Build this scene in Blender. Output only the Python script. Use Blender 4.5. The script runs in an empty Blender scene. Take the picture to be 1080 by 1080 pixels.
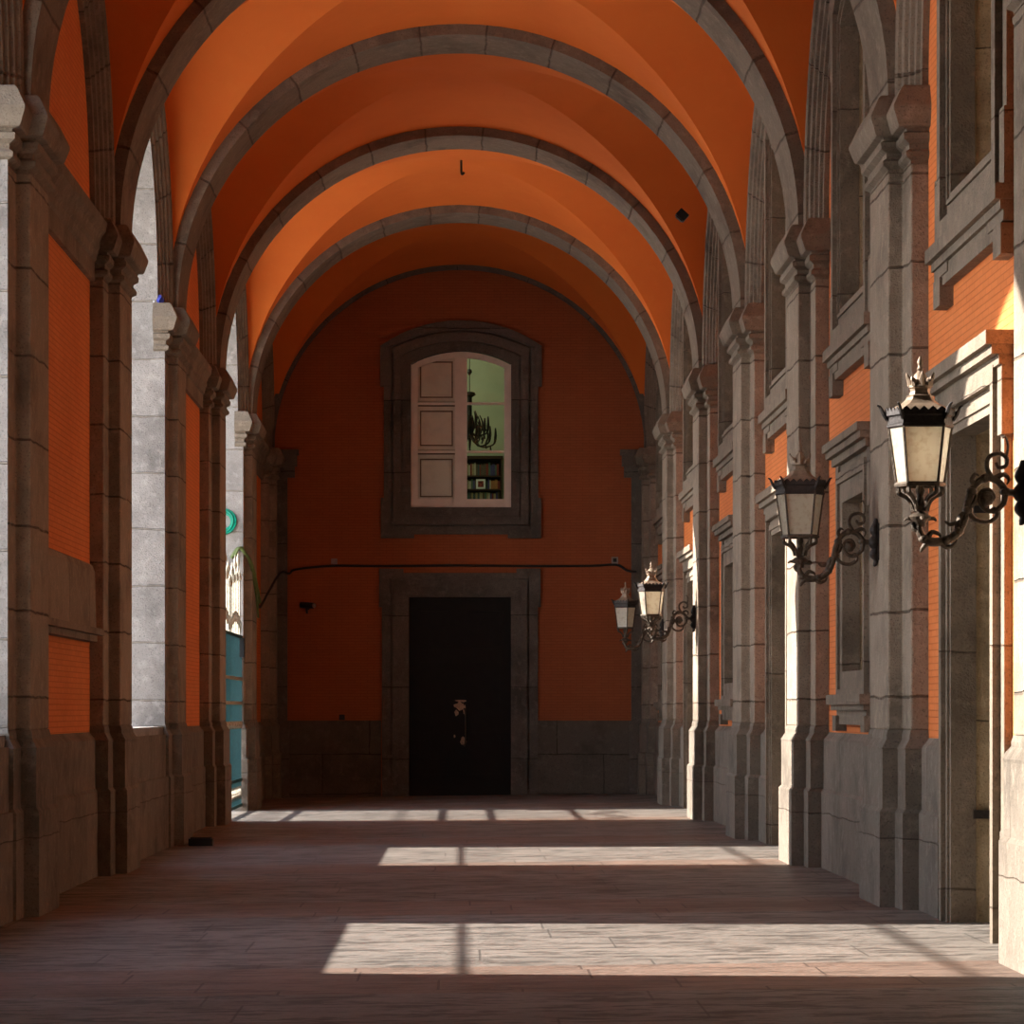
import bpy, math, random
from mathutils import Vector, Matrix
random.seed(7)
scn = bpy.context.scene
COL = scn.collection
PI = math.pi

# ------------------------------------------------------------------ camera, sky, sun, exposure
cam_d = bpy.data.cameras.new('camera'); cam = bpy.data.objects.new('camera', cam_d); COL.objects.link(cam)
cam.location = (0, 0, 1.55); cam.rotation_euler = (PI/2, 0, 0)
cam_d.sensor_width = 36; cam_d.lens = 110.0
cam_d.shift_x = (540-484.5)/1080; cam_d.shift_y = (749-540)/1080
cam_d.clip_end = 500
scn.camera = cam
scn.view_settings.view_transform = 'Standard'; scn.view_settings.look = 'None'
scn.view_settings.gamma = 1; scn.view_settings.use_curve_mapping = False
scn.view_settings.exposure = 0.14
scn.cycles.max_bounces = 10; scn.cycles.diffuse_bounces = 7
scn.cycles.sample_clamp_indirect = 6
w = bpy.data.worlds.new('sky'); scn.world = w; w.use_nodes = True
bg = w.node_tree.nodes['Background']
bg.inputs[1].default_value = 1.0
_nt = w.node_tree; _tc = _nt.nodes.new('ShaderNodeTexCoord'); _sx = _nt.nodes.new('ShaderNodeSeparateXYZ'); _cr = _nt.nodes.new('ShaderNodeValToRGB')
_nt.links.new(_tc.outputs['Generated'], _sx.inputs[0]); _nt.links.new(_sx.outputs[2], _cr.inputs[0]); _nt.links.new(_cr.outputs[0], bg.inputs[0])
_cr.color_ramp.elements[0].position = 0.0; _cr.color_ramp.elements[0].color = (8.0, 7.6, 7.0, 1)      # bright hazy horizon
_cr.color_ramp.elements[1].position = 0.75; _cr.color_ramp.elements[1].color = (1.3, 1.7, 2.6, 1)
_e = _cr.color_ramp.elements.new(0.3); _e.color = (4.2, 4.6, 5.2, 1)
SUN_TAN = 0.51; SUN_AZ = -0.2
sd = bpy.data.lights.new('sun', 'SUN'); so = bpy.data.objects.new('sun', sd); COL.objects.link(so)
sd.energy = 17.0; sd.angle = math.radians(0.55); sd.color = (1.0, 0.93, 0.85)
hn = math.hypot(1, SUN_AZ)
dirv = Vector((1, SUN_AZ, -SUN_TAN*hn)).normalized()
so.rotation_euler = dirv.to_track_quat('-Z', 'Y').to_euler(); so.location = (-30, 30, 20)

# ------------------------------------------------------------------ layout constants
X1, X2, XW, XO = 3.30, 3.417, 3.55, 4.70          # pilaster face, backing strip, wall, outer face
W1, W2 = 0.535, 0.945
ZS = 6.27                                         # springing
P = [-7.8, -1.3, 5.2, 11.65, 18.1, 24.62, 31.0, 37.25, 43.7, 50.4, 56.85]
OPEN = {(4, 5), (6, 7), (8, 9)}  # arches behind the camera left closed to cut bounced light
YEND = 56.8
ZTOP = 10.3
def fz(x): return 0.0118*x
ZDADO = 1.33

# ------------------------------------------------------------------ materials
def new_mat(name):
    m = bpy.data.materials.new(name); m.use_nodes = True
    nt = m.node_tree; return m, nt, nt.nodes['Principled BSDF']
def node(nt, t, **k):
    n = nt.nodes.new(t)
    for a, v in k.items():
        if a in n.inputs: n.inputs[a].default_value = v
        else: setattr(n, a, v)
    return n
def mix(nt, a, b, f, mode='MIX'):
    n = nt.nodes.new('ShaderNodeMix'); n.data_type = 'RGBA'; n.blend_type = mode
    for i, v in ((6, a), (7, b), (0, f)):
        if hasattr(v, 'is_linked'): nt.links.new(v, n.inputs[i])
        else: n.inputs[i].default_value = v if i == 0 else (*v, 1)
    return n.outputs[2]
def ramp(nt, src, p0, p1, c0=0.0, c1=1.0):
    n = nt.nodes.new('ShaderNodeMapRange'); n.clamp = True
    nt.links.new(src, n.inputs[0])
    for i, v in enumerate((p0, p1, c0, c1)): n.inputs[1+i].default_value = v
    return n.outputs[0]
def noise(nt, vec, scale, detail=4, rough=.55):
    n = nt.nodes.new('ShaderNodeTexNoise'); n.inputs['Scale'].default_value = scale
    n.inputs['Detail'].default_value = detail; n.inputs['Roughness'].default_value = rough
    nt.links.new(vec, n.inputs['Vector']); return n.outputs['Fac']
def scaled(nt, vec, sc, loc=(0, 0, 0)):
    n = nt.nodes.new('ShaderNodeMapping'); n.inputs['Scale'].default_value = sc; n.inputs['Location'].default_value = loc
    nt.links.new(vec, n.inputs['Vector']); return n.outputs[0]
def bump(nt, bsdf, h, strength, dist):
    n = nt.nodes.new('ShaderNodeBump'); n.inputs['Strength'].default_value = strength; n.inputs['Distance'].default_value = dist
    nt.links.new(h, n.inputs['Height']); nt.links.new(n.outputs[0], bsdf.inputs['Normal'])
def math_n(nt, op, a, b):
    n = nt.nodes.new('ShaderNodeMath'); n.operation = op
    for i, v in enumerate((a, b)):
        if hasattr(v, 'is_linked'): nt.links.new(v, n.inputs[i])
        else: n.inputs[i].default_value = v
    return n.outputs[0]

def stone(name, c0, c1, bw, rh, mort=0.012, joint=(.12, .09, .065), rough=.9, pit=1.0):
    """dressed volcanic stone: blocks from the UVs (metres), stains and pits from the position"""
    m, nt, b = new_mat(name)
    uv = node(nt, 'ShaderNodeUVMap').outputs[0]
    pos = node(nt, 'ShaderNodeNewGeometry').outputs['Position']
    wob = nt.nodes.new('ShaderNodeTexNoise'); wob.inputs['Scale'].default_value = 2.2; nt.links.new(pos, wob.inputs['Vector'])
    add = nt.nodes.new('ShaderNodeVectorMath'); add.operation = 'MULTIPLY_ADD'
    nt.links.new(wob.outputs['Color'], add.inputs[0]); add.inputs[1].default_value = (.06, .06, 0); nt.links.new(uv, add.inputs[2])
    br = nt.nodes.new('ShaderNodeTexBrick'); nt.links.new(add.outputs[0], br.inputs['Vector'])
    br.inputs['Scale'].default_value = 1; br.inputs['Brick Width'].default_value = bw; br.inputs['Row Height'].default_value = rh
    br.inputs['Mortar Size'].default_value = mort; br.inputs['Mortar Smooth'].default_value = .6
    br.inputs['Color1'].default_value = (*c0, 1); br.inputs['Color2'].default_value = (*c1, 1); br.inputs['Mortar'].default_value = (*joint, 1)
    n1 = noise(nt, pos, 1.3, 6, .62)
    c = mix(nt, br.outputs['Color'], tuple(v*.45 for v in c0), ramp(nt, n1, .48, .72, 0, .8))
    n2 = noise(nt, pos, 9, 5, .6)
    c = mix(nt, c, tuple(min(1, v*1.45) for v in c1), ramp(nt, n2, .52, .75, 0, .55))
    n3 = noise(nt, pos, 60, 3, .6)
    c = mix(nt, c, tuple(v*.35 for v in c0), ramp(nt, n3, .55, .7, 0, .65*pit))
    nt.links.new(c, b.inputs['Base Color']); b.inputs['Roughness'].default_value = rough
    b.inputs['Specular IOR Level'].default_value = .25
    h = math_n(nt, 'ADD', math_n(nt, 'MULTIPLY', n3, .35), math_n(nt, 'MULTIPLY', n2, .5))
    h = math_n(nt, 'SUBTRACT', h, math_n(nt, 'MULTIPLY', br.outputs['Fac'], 1.0))
    bump(nt, b, h, .9, .024)
    return m
ST_A, ST_B = (.26, .207, .155), (.325, .26, .197)
M_pil = stone('pilaster_stone', ST_A, ST_B, 60, .66)
M_ashlar = stone('ashlar_stone', ST_A, (.33, .26, .19), 1.5, .66)
M_arch = stone('arch_stone', (.19, .15, .112), (.235, .187, .14), 60, .78, .016)
M_mould = stone('moulding_stone', (.215, .172, .128), (.265, .212, .16), 60, 1.7, .008)
M_dado = stone('dado_stone', (.18, .15, .117), (.23, .19, .15), 2.3, .9, .006)
M_pale = stone('pale_reveal_stone', (.30, .275, .25), (.36, .33, .30), 60, .66, .012, (.30, .26, .21))
M_dark = stone('dark_piperno', (.125, .108, .09), (.155, .132, .11), 60, 1.3, .008, (.03, .025, .02))
M_darkdado = stone('dark_dado', (.105, .088, .07), (.13, .11, .088), 1.7, .72, .008, (.03, .025, .02))

def orange(name, brick=True, end_shade=False):
    m, nt, b = new_mat(name)
    pos = node(nt, 'ShaderNodeNewGeometry').outputs['Position']
    n1 = noise(nt, pos, .7, 5, .6); n2 = noise(nt, pos, 7, 4, .6)
    k0, k1, k2 = ((.80, .25, .075), (.72, .205, .058), (.82, .31, .115)) if brick else ((.76, .19, .034), (.70, .16, .028), (.78, .23, .05))
    if end_shade: k0, k1, k2 = (.38, .112, .044), (.33, .092, .036), (.41, .135, .058)  # orange paint darkened to carry the end wall's shade
    c = mix(nt, k0, k1, ramp(nt, n1, .35, .7))
    c = mix(nt, c, k2, ramp(nt, n2, .55, .85, 0, .35))
    h = math_n(nt, 'MULTIPLY', noise(nt, pos, 40, 3), .5)
    if brick:
        uv = node(nt, 'ShaderNodeUVMap').outputs[0]
        br = nt.nodes.new('ShaderNodeTexBrick'); nt.links.new(uv, br.inputs['Vector'])
        br.inputs['Scale'].default_value = 1; br.inputs['Brick Width'].default_value = .23; br.inputs['Row Height'].default_value = .05
        br.inputs['Mortar Size'].default_value = .006; br.inputs['Mortar Smooth'].default_value = .6
        br.inputs['Color1'].default_value = (1, 1, 1, 1); br.inputs['Color2'].default_value = (.93, .92, .91, 1); br.inputs['Mortar'].default_value = (.78, .74, .71, 1)
        c = mix(nt, c, br.outputs['Color'], 1.0, 'MULTIPLY')
        h = math_n(nt, 'SUBTRACT', h, br.outputs['Fac'])
    nt.links.new(c, b.inputs['Base Color']); b.inputs['Roughness'].default_value = .88
    b.inputs['Specular IOR Level'].default_value = .2
    bump(nt, b, h, .5, .008)
    return m
M_orange = orange('orange_painted_brick'); M_vault = orange('orange_vault_plaster', False); M_endshade = orange('orange_brick_end_wall_shade', True, True)  # last one is the orange brick with end-wall shade in its colour

def floor_mat(name, c0, c1, bw, rh, chisel, joint):
    m, nt, b = new_mat(name)
    pos = node(nt, 'ShaderNodeNewGeometry').outputs['Position']
    sp = nt.nodes.new('ShaderNodeSeparateXYZ'); nt.links.new(pos, sp.inputs[0])
    wn = nt.nodes.new('ShaderNodeTexWhiteNoise'); wn.noise_dimensions = '1D'
    nt.links.new(math_n(nt, 'FLOOR', math_n(nt, 'DIVIDE', sp.outputs[1], rh), 0), wn.inputs['W'])
    cb = nt.nodes.new('ShaderNodeCombineXYZ'); nt.links.new(math_n(nt, 'ADD', sp.outputs[0], math_n(nt, 'MULTIPLY', wn.outputs['Value'], bw*3)), cb.inputs[0]); nt.links.new(sp.outputs[1], cb.inputs[1])
    br = nt.nodes.new('ShaderNodeTexBrick'); nt.links.new(cb.outputs[0], br.inputs['Vector'])
    br.inputs['Scale'].default_value = 1; br.inputs['Brick Width'].default_value = bw; br.inputs['Row Height'].default_value = rh
    br.inputs['Mortar Size'].default_value = .008; br.inputs['Color1'].default_value = (*c0, 1); br.inputs['Color2'].default_value = (*c1, 1)
    br.inputs['Mortar'].default_value = (*joint, 1)
    na = noise(nt, scaled(nt, pos, (2.0, 5.5, 1)), 1.0, 2, .5)
    nb = noise(nt, scaled(nt, pos, (5.0, 17, 1), (3, 7, 0)), 1.0, 3, .65)
    n1 = math_n(nt, 'ADD', math_n(nt, 'MULTIPLY', na, .5), math_n(nt, 'MULTIPLY', nb, .5))
    n2 = noise(nt, pos, .8, 4, .6)
    n3 = noise(nt, scaled(nt, pos, (9, 26, 1)), 1.0, 4, .65)
    c = mix(nt, br.outputs['Color'], tuple(v*.28 for v in c0), ramp(nt, n1, .505, .55, 0, chisel))
    c = mix(nt, c, tuple(v*.55 for v in c0), ramp(nt, n2, .5, .75, 0, .6))
    c = mix(nt, c, tuple(min(1, v*1.5) for v in c1), ramp(nt, n3, .58, .8, 0, .6))
    nt.links.new(c, b.inputs['Base Color'])
    nt.links.new(ramp(nt, n2, .3, .7, .42, .62), b.inputs['Roughness'])
    b.inputs['Specular IOR Level'].default_value = .35
    h = math_n(nt, 'ADD', math_n(nt, 'MULTIPLY', n1, -1.0), math_n(nt, 'MULTIPLY', n3, .6))
    h = math_n(nt, 'SUBTRACT', h, math_n(nt, 'MULTIPLY', br.outputs['Fac'], .8))
    bump(nt, b, h, .8, .05)
    return m
M_floor = floor_mat('grey_lava_paving', (.215, .19, .165), (.255, .226, .197), 2.4, .92, .8, (.125, .11, .096))
M_band = floor_mat('red_stone_band', (.205, .145, .114), (.245, .175, .138), 1.35, .62, .45, (.10, .07, .055))
M_piazza = floor_mat('piazza_paving', (.62, .585, .53), (.68, .64, .58), 1.2, .8, .4, (.2, .18, .16))

def simple(name, col, rough=.6, metal=0.0, var=.25, nscale=12, spec=.4):
    m, nt, b = new_mat(name)
    pos = node(nt, 'ShaderNodeNewGeometry').outputs['Position']
    c = mix(nt, col, tuple(v*(1-var) for v in col), ramp(nt, noise(nt, pos, nscale, 4), .4, .65))
    nt.links.new(c, b.inputs['Base Color']); b.inputs['Roughness'].default_value = rough; b.inputs['Metallic'].default_value = metal
    b.inputs['Specular IOR Level'].default_value = spec
    return m
def rough_metal(m, sc, st):
    nt = m.node_tree; pos = node(nt, 'ShaderNodeNewGeometry').outputs['Position']
    bump(nt, nt.nodes['Principled BSDF'], noise(nt, pos, sc, 4, .6), st, .012)
    return m
M_iron = simple('weathered_bronze_iron', (.10, .072, .048), .5, .35, .5, 30)
M_irond = simple('dark_iron', (.035, .027, .024), .55, .3, .4, 30)
M_roofm = simple('lantern_roof_metal', (.30, .22, .155), .5, .3, .35, 18)
rough_metal(M_iron, 55, .9); rough_metal(M_roofm, 30, .4); rough_metal(M_irond, 45, .6)
M_doorb = simple('black_painted_wood', (.010, .008, .007), .6, 0, .3, 6, .2)
M_white = simple('white_painted_wood', (.80, .70, .60), .5, 0, .1, 5)
M_shut = simple('shutter_shadow_brown', (.22, .14, .09), .6)
M_wallg = simple('room_plaster_green', (.42, .47, .34), .8, 0, .1, 2)
M_wood = simple('dark_bookcase_wood', (.045, .022, .013), .5)
M_black = simple('black_plastic', (.012, .012, .013), .45)
M_grey = simple('grey_plastic', (.28, .24, .21), .5)
M_rubber = simple('cable_rubber', (.02, .015, .013), .6)
M_hose = simple('green_hose_rubber', (.0, .30, .19), .4, 0, .2, 40)
M_hosey = simple('olive_hose_rubber', (.13, .17, .05), .5)
M_teal = simple('teal_painted_iron', (.013, .07, .074), .5, .0, .3, 20)
M_gold = simple('pale_gilded_iron', (.55, .50, .38), .4, .3, .5, 25)
M_paper = simple('torn_tan_paper', (.55, .36, .23), .85, 0, .4, 30)
M_blue = simple('blue_foil', (.05, .07, .4), .35)
M_whitep = simple('white_plastic', (.8, .8, .8), .5)
def glass_mat(name, milky):
    m, nt, b = new_mat(name)
    out = nt.nodes['Material Output']
    nt.nodes.remove(b)
    gl = node(nt, 'ShaderNodeBsdfGlossy'); gl.inputs['Roughness'].default_value = .12 if milky else .03
    fr = node(nt, 'ShaderNodeFresnel'); fr.inputs[0].default_value = 1.45
    if milky:
        pos = node(nt, 'ShaderNodeNewGeometry').outputs['Position']
        dirt = ramp(nt, noise(nt, pos, 22, 4), .5, .8)
        col = mix(nt, (.94, .88, .72), (.70, .58, .40), dirt)
        tr = node(nt, 'ShaderNodeBsdfTranslucent'); nt.links.new(col, tr.inputs[0])
        df = node(nt, 'ShaderNodeBsdfDiffuse'); nt.links.new(col, df.inputs[0])
        a = node(nt, 'ShaderNodeMixShader'); a.inputs[0].default_value = .30
        nt.links.new(tr.outputs[0], a.inputs[1]); nt.links.new(df.outputs[0], a.inputs[2])
    else:
        a = node(nt, 'ShaderNodeBsdfTransparent'); a.inputs[0].default_value = (.93, .96, .93, 1)
    mx = node(nt, 'ShaderNodeMixShader')
    nt.links.new(fr.outputs[0], mx.inputs[0]); nt.links.new(a.outputs[0], mx.inputs[1]); nt.links.new(gl.outputs[0], mx.inputs[2])
    nt.links.new(mx.outputs[0], out.inputs[0])
    return m
M_milk = glass_mat('milky_lantern_glass', True); M_glass = glass_mat('clear_window_glass', False)

# ------------------------------------------------------------------ mesh builder
class MB:
    def __init__(s): s.v = []; s.f = []; s.uv = []; s.mi = []
    def face(s, pts, uv=None, mi=0):
        pts = [Vector(p) for p in pts]
        if uv is None:
            n = Vector((0, 0, 0))
            for i in range(len(pts)):
                a, b = pts[i], pts[(i+1) % len(pts)]
                n += Vector(((a.y-b.y)*(a.z+b.z), (a.z-b.z)*(a.x+b.x), (a.x-b.x)*(a.y+b.y)))
            ax = max(range(3), key=lambda k: abs(n[k]))
            uv = [((p.y, p.z) if ax == 0 else (p.x, p.z) if ax == 1 else (p.x, p.y)) for p in pts]
            uv = [(a+20.3, b+20.1) for a, b in uv]
        i0 = len(s.v); s.v += pts; s.f.append(list(range(i0, i0+len(pts)))); s.uv += uv; s.mi.append(mi)
    def box(s, x0, x1, y0, y1, z0, z1, mi=0):
        if x0 > x1: x0, x1 = x1, x0
        if y0 > y1: y0, y1 = y1, y0
        c = [(x0, y0, z0), (x1, y0, z0), (x1, y1, z0), (x0, y1, z0), (x0, y0, z1), (x1, y0, z1), (x1, y1, z1), (x0, y1, z1)]
        for q in ((0, 3, 2, 1), (4, 5, 6, 7), (0, 1, 5, 4), (1, 2, 6, 5), (2, 3, 7, 6), (3, 0, 4, 7)): s.face([c[i] for i in q], None, mi)
    def skin(s, rings, closed=True, mi=0, cap=False, uvf=None):
        for k in range(len(rings)-1):
            a, b = rings[k], rings[k+1]; n = len(a)
            for i in range(n if closed else n-1):
                j = (i+1) % n
                s.face([a[i], a[j], b[j], b[i]], [uvf(k, i), uvf(k, i+1), uvf(k+1, i+1), uvf(k+1, i)] if uvf else None, mi)
        if cap:
            s.face(list(reversed(rings[0])), None, mi); s.face(rings[-1], None, mi)
    def lathe(s, prof, n=20, c=(0, 0, 0), mi=0, cap=False, mod=None):
        rings = []
        for r, z in prof:
            rings.append([(c[0]+r*(mod(k, r, z) if mod else 1)*math.cos(2*PI*k/n), c[1]+r*(mod(k, r, z) if mod else 1)*math.sin(2*PI*k/n), c[2]+z) for k in range(n)])
        s.skin(rings, True, mi, cap)
    def tube(s, pts, r, n=8, mi=0, smooth=True):
        pts = [Vector(p) for p in pts]
        rs = list(r) if isinstance(r, (list, tuple)) else [r]*len(pts)
        if smooth and len(pts) > 2:
            P2, R2 = [], []
            for i in range(len(pts)-1):
                p0, p1, p2, p3 = pts[max(i-1, 0)], pts[i], pts[i+1], pts[min(i+2, len(pts)-1)]
                for t in (0, .25, .5, .75):
                    P2.append(.5*((2*p1)+(p2-p0)*t+(2*p0-5*p1+4*p2-p3)*t*t+(3*p1-p0-3*p2+p3)*t**3)); R2.append(rs[i]*(1-t)+rs[i+1]*t)
            P2.append(pts[-1]); R2.append(rs[-1]); pts, rs = P2, R2
        rings = []; up = None
        for i, p in enumerate(pts):
            t = (pts[min(i+1, len(pts)-1)]-pts[max(i-1, 0)]).normalized()
            if up is None: up = Vector((0, 0, 1)) if abs(t.z) < .9 else Vector((1, 0, 0))
            a = t.cross(up).normalized(); up = a.cross(t).normalized()
            rings.append([p+rs[i]*(a*math.cos(2*PI*k/n)+up*math.sin(2*PI*k/n)) for k in range(n)])
        s.skin(rings, True, mi, True)
    def build(s, name, mats, parent=None, smooth=None, kind=None, weld=True):
        me = bpy.data.meshes.new(name)
        me.from_pydata([tuple(v) for v in s.v], [], s.f)
        ul = me.uv_layers.new(name='UVMap')
        ul.data.foreach_set('uv', [c for q in s.uv for c in q])
        for m in (mats if isinstance(mats, (list, tuple)) else [mats]): me.materials.append(m)
        me.polygons.foreach_set('material_index', s.mi)
        if weld:
            import bmesh
            bm = bmesh.new(); bm.from_mesh(me); bmesh.ops.remove_doubles(bm, verts=bm.verts, dist=1e-4)
            bmesh.ops.recalc_face_normals(bm, faces=bm.faces); bm.to_mesh(me); bm.free()
        if smooth is not None:
            me.shade_smooth(); me.set_sharp_from_angle(angle=math.radians(smooth))
        me.update()
        o = bpy.data.objects.new(name, me); COL.objects.link(o)
        if parent: o.parent = parent
        if kind: o['kind'] = kind
        return o
def tag(o, label, cat, group=None):
    o['label'] = label; o['category'] = cat
    if group: o['group'] = group
    return o
def thing(name, label, cat, loc=(0, 0, 0), rz=0, group=None):
    o = bpy.data.objects.new(name, None); COL.objects.link(o); o.location = loc; o.rotation_euler = (0, 0, rz)
    o.empty_display_size = .2
    return tag(o, label, cat, group)
def struct(name, loc=(0, 0, 0), rz=0, label=None, cat=None):
    o = bpy.data.objects.new(name, None); COL.objects.link(o); o.location = loc; o.rotation_euler = (0, 0, rz); o['kind'] = 'structure'
    if label: o['label'] = label; o['category'] = cat
    return o
def kids(o): return [c for c in bpy.data.objects if c.parent == o]
def dup(root, loc, rz, label, group=None):
    r = root.copy(); COL.objects.link(r); r.location = loc; r.rotation_euler = (0, 0, rz); r['label'] = label
    if group: r['group'] = group
    for ch in kids(root):
        c = ch.copy(); COL.objects.link(c); c.parent = r
        for g in kids(ch):
            d = g.copy(); COL.objects.link(d); d.parent = c
    return r

# ------------------------------------------------------------------ the setting
# floor: paving of the bays and red bands on the pier lines, falling a little towards the arcade
mb = MB(); ys = [-8.0]; 
for p in P[:-1]:
    for y in (p-.95, p+.80): 
        if y > -8: ys.append(y)
ys.append(YEND+.3); 
for a, b in zip(ys[:-1], ys[1:]):
    mid = (a+b)/2; red = any(abs(mid-p) < .3 for p in P)
    mb.face([(-XO, a, fz(-XO)), (4.3, a, fz(4.3)), (4.3, b, fz(4.3)), (-XO, b, fz(-XO))], None, 1 if red else 0)
mb.build('floor', [M_floor, M_band], kind='structure')
mb = MB(); mb.face([(-90, -60, -.12), (-XO, -60, -.12), (-XO, 130, -.12), (-90, 130, -.12)])
mb.build('pavement', M_piazza, kind='structure')

def arch_pts(y0, y1, n=28):
    c = (y0+y1)/2; r = (y1-y0)/2
    return [(c-r*math.cos(PI*k/n), ZS+r*math.sin(PI*k/n)) for k in range(n+1)]
# arcade wall: piers, open arches, bricked-up bays; bays behind the camera closed to limit bounce
mb = MB()
for p in P:
    y0, y1 = p-W2-.008, min(p+W2+.008, YEND+.3)
    mb.face([(-XW, y0, -.1), (-XW, y1, -.1), (-XW, y1, ZTOP), (-XW, y0, ZTOP)], None, 0 if y1 > 16 else 3)  # unseen rear piers dark to damp bounce
    mb.face([(-XO, y0, -.2), (-XO, y1, -.2), (-XO, y1, ZTOP), (-XO, y0, ZTOP)], None, 1)
for i in range(len(P)-1):
    y0, y1 = P[i]+W2+.008, P[i+1]-W2-.008
    if (i, i+1) in OPEN:
        pts = arch_pts(y0, y1)
        for (a, za), (b, zb) in zip(pts[:-1], pts[1:]):
            mb.face([(-XW, a, za), (-XW, b, zb), (-XW, b, ZTOP), (-XW, a, ZTOP)], None, 0)
            mb.face([(-XO, a, za), (-XO, b, zb), (-XO, b, ZTOP), (-XO, a, ZTOP)], None, 1)
        L = 0; uvs = [0]
        full = [(y0, -.1)]+pts+[(y1, -.1)]
        for (a, za), (b, zb) in zip(full[:-1], full[1:]):
            l2 = L+math.hypot(b-a, zb-za)
            xi = -X2 if za < ZS or zb < ZS else -3.50
            mb.face([(xi, a, za), (xi, b, zb), (-XO, b, zb), (-XO, a, za)], [(7, L), (7, l2), (8.2, l2), (8.2, L)], 2); L = l2
    else:
        mb.face([(-XW, y0, -.1), (-XW, y1, -.1), (-XW, y1, ZTOP), (-XW, y0, ZTOP)], None, 0 if y1 > 18 else 3)  # unseen rear bays walled up in dark stone to hold down bounced light
        mb.face([(-XO, y0, -.2), (-XO, y1, -.2), (-XO, y1, ZTOP), (-XO, y0, ZTOP)], None, 1)
mb.build('wall_left', [M_orange, M_ashlar, M_pale, M_dark], kind='structure')

# palace wall with recesses for the doors and windows
DOORB = {4, 6, 8, 2, 0}
HOLES = {}
mb = MB(); mbr = mb
def holed(y0, y1, holes, x, z0=-.1, z1=ZTOP):
    ysp = sorted({y0, y1, *[h[0] for h in holes], *[h[1] for h in holes]}); zsp = sorted({z0, z1, *[h[2] for h in holes], *[h[3] for h in holes]})
    for a, b in zip(ysp[:-1], ysp[1:]):
        for c, d in zip(zsp[:-1], zsp[1:]):
            if any(h[0] <= (a+b)/2 <= h[1] and h[2] <= (c+d)/2 <= h[3] for h in holes): continue
            yield a, b, c, d
for i in range(len(P)-1):
    y0, y1 = (P[i] if i else -8), P[i+1]; c = (P[i]+P[i+1])/2
    holes = []
    if i >= 3:
        holes.append((c-.92, c+.92, 5.23, 8.2))
        holes.append((c-.87, c+.87, -.1, 3.51) if i in DOORB else (c-.73, c+.73, 1.89, 3.45))
    if i == len(P)-2: y1 = YEND+.3
    for a, b, cc, d in holed(y0, y1, holes, XW): mb.face([(XW, a, cc), (XW, b, cc), (XW, b, d), (XW, a, d)], None, 0 if i > 3 else 2)  # rear stretch out of view, dark stone instead of orange against bounce
    for k, (a, b, cc, d) in enumerate(holes):
        D = .95 if cc < 0 else .60
        x = XW+D
        mb.face([(XW, a, cc), (x, a, cc), (x, a, d), (XW, a, d)], None, 1)
        mb.face([(XW, b, cc), (x, b, cc), (x, b, d), (XW, b, d)], None, 1)
        mb.face([(XW, a, d), (x, a, d), (x, b, d), (XW, b, d)], None, 1)
        mb.face([(XW, a, cc), (x, a, cc), (x, b, cc), (XW, b, cc)], None, 1)
        mb.face([(x, a, cc), (x, b, cc), (x, b, d), (x, a, d)], None, 1)
M_reveal = stone('worn_brown_reveal', (.42, .325, .205), (.50, .39, .255), 60, 2.4, .006)
mb.build('wall_right', [M_orange, M_reveal, M_dark], kind='structure')

# end wall with a window hole; added wall behind the camera; light-tight slab over the vaults
WX = .03
mb = MB()
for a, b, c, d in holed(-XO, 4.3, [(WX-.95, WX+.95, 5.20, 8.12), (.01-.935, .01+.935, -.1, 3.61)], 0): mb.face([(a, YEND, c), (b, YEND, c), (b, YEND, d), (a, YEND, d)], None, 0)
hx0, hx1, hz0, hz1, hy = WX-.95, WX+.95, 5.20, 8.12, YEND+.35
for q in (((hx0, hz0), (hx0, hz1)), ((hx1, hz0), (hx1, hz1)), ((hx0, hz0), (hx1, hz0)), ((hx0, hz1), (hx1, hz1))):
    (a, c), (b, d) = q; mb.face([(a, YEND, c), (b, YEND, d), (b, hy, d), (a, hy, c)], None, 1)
mb.build('wall_back', [M_endshade, M_dark], kind='structure')
mb = MB(); mb.face([(-XO, -8, -.1), (4.3, -8, -.1), (4.3, -8, ZTOP), (-XO, -8, ZTOP)]); mb.build('wall_front_lightblock', M_dark, kind='structure')  # unseen, added in dark stone to block light from behind
mb = MB(); mb.box(-XO-.1, 4.4, -8.1, 62.5, ZTOP, ZTOP+.3); mb.build('roof', M_ashlar, kind='structure')  # unseen, added to keep sun and sky from leaking in above the vaults

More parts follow.
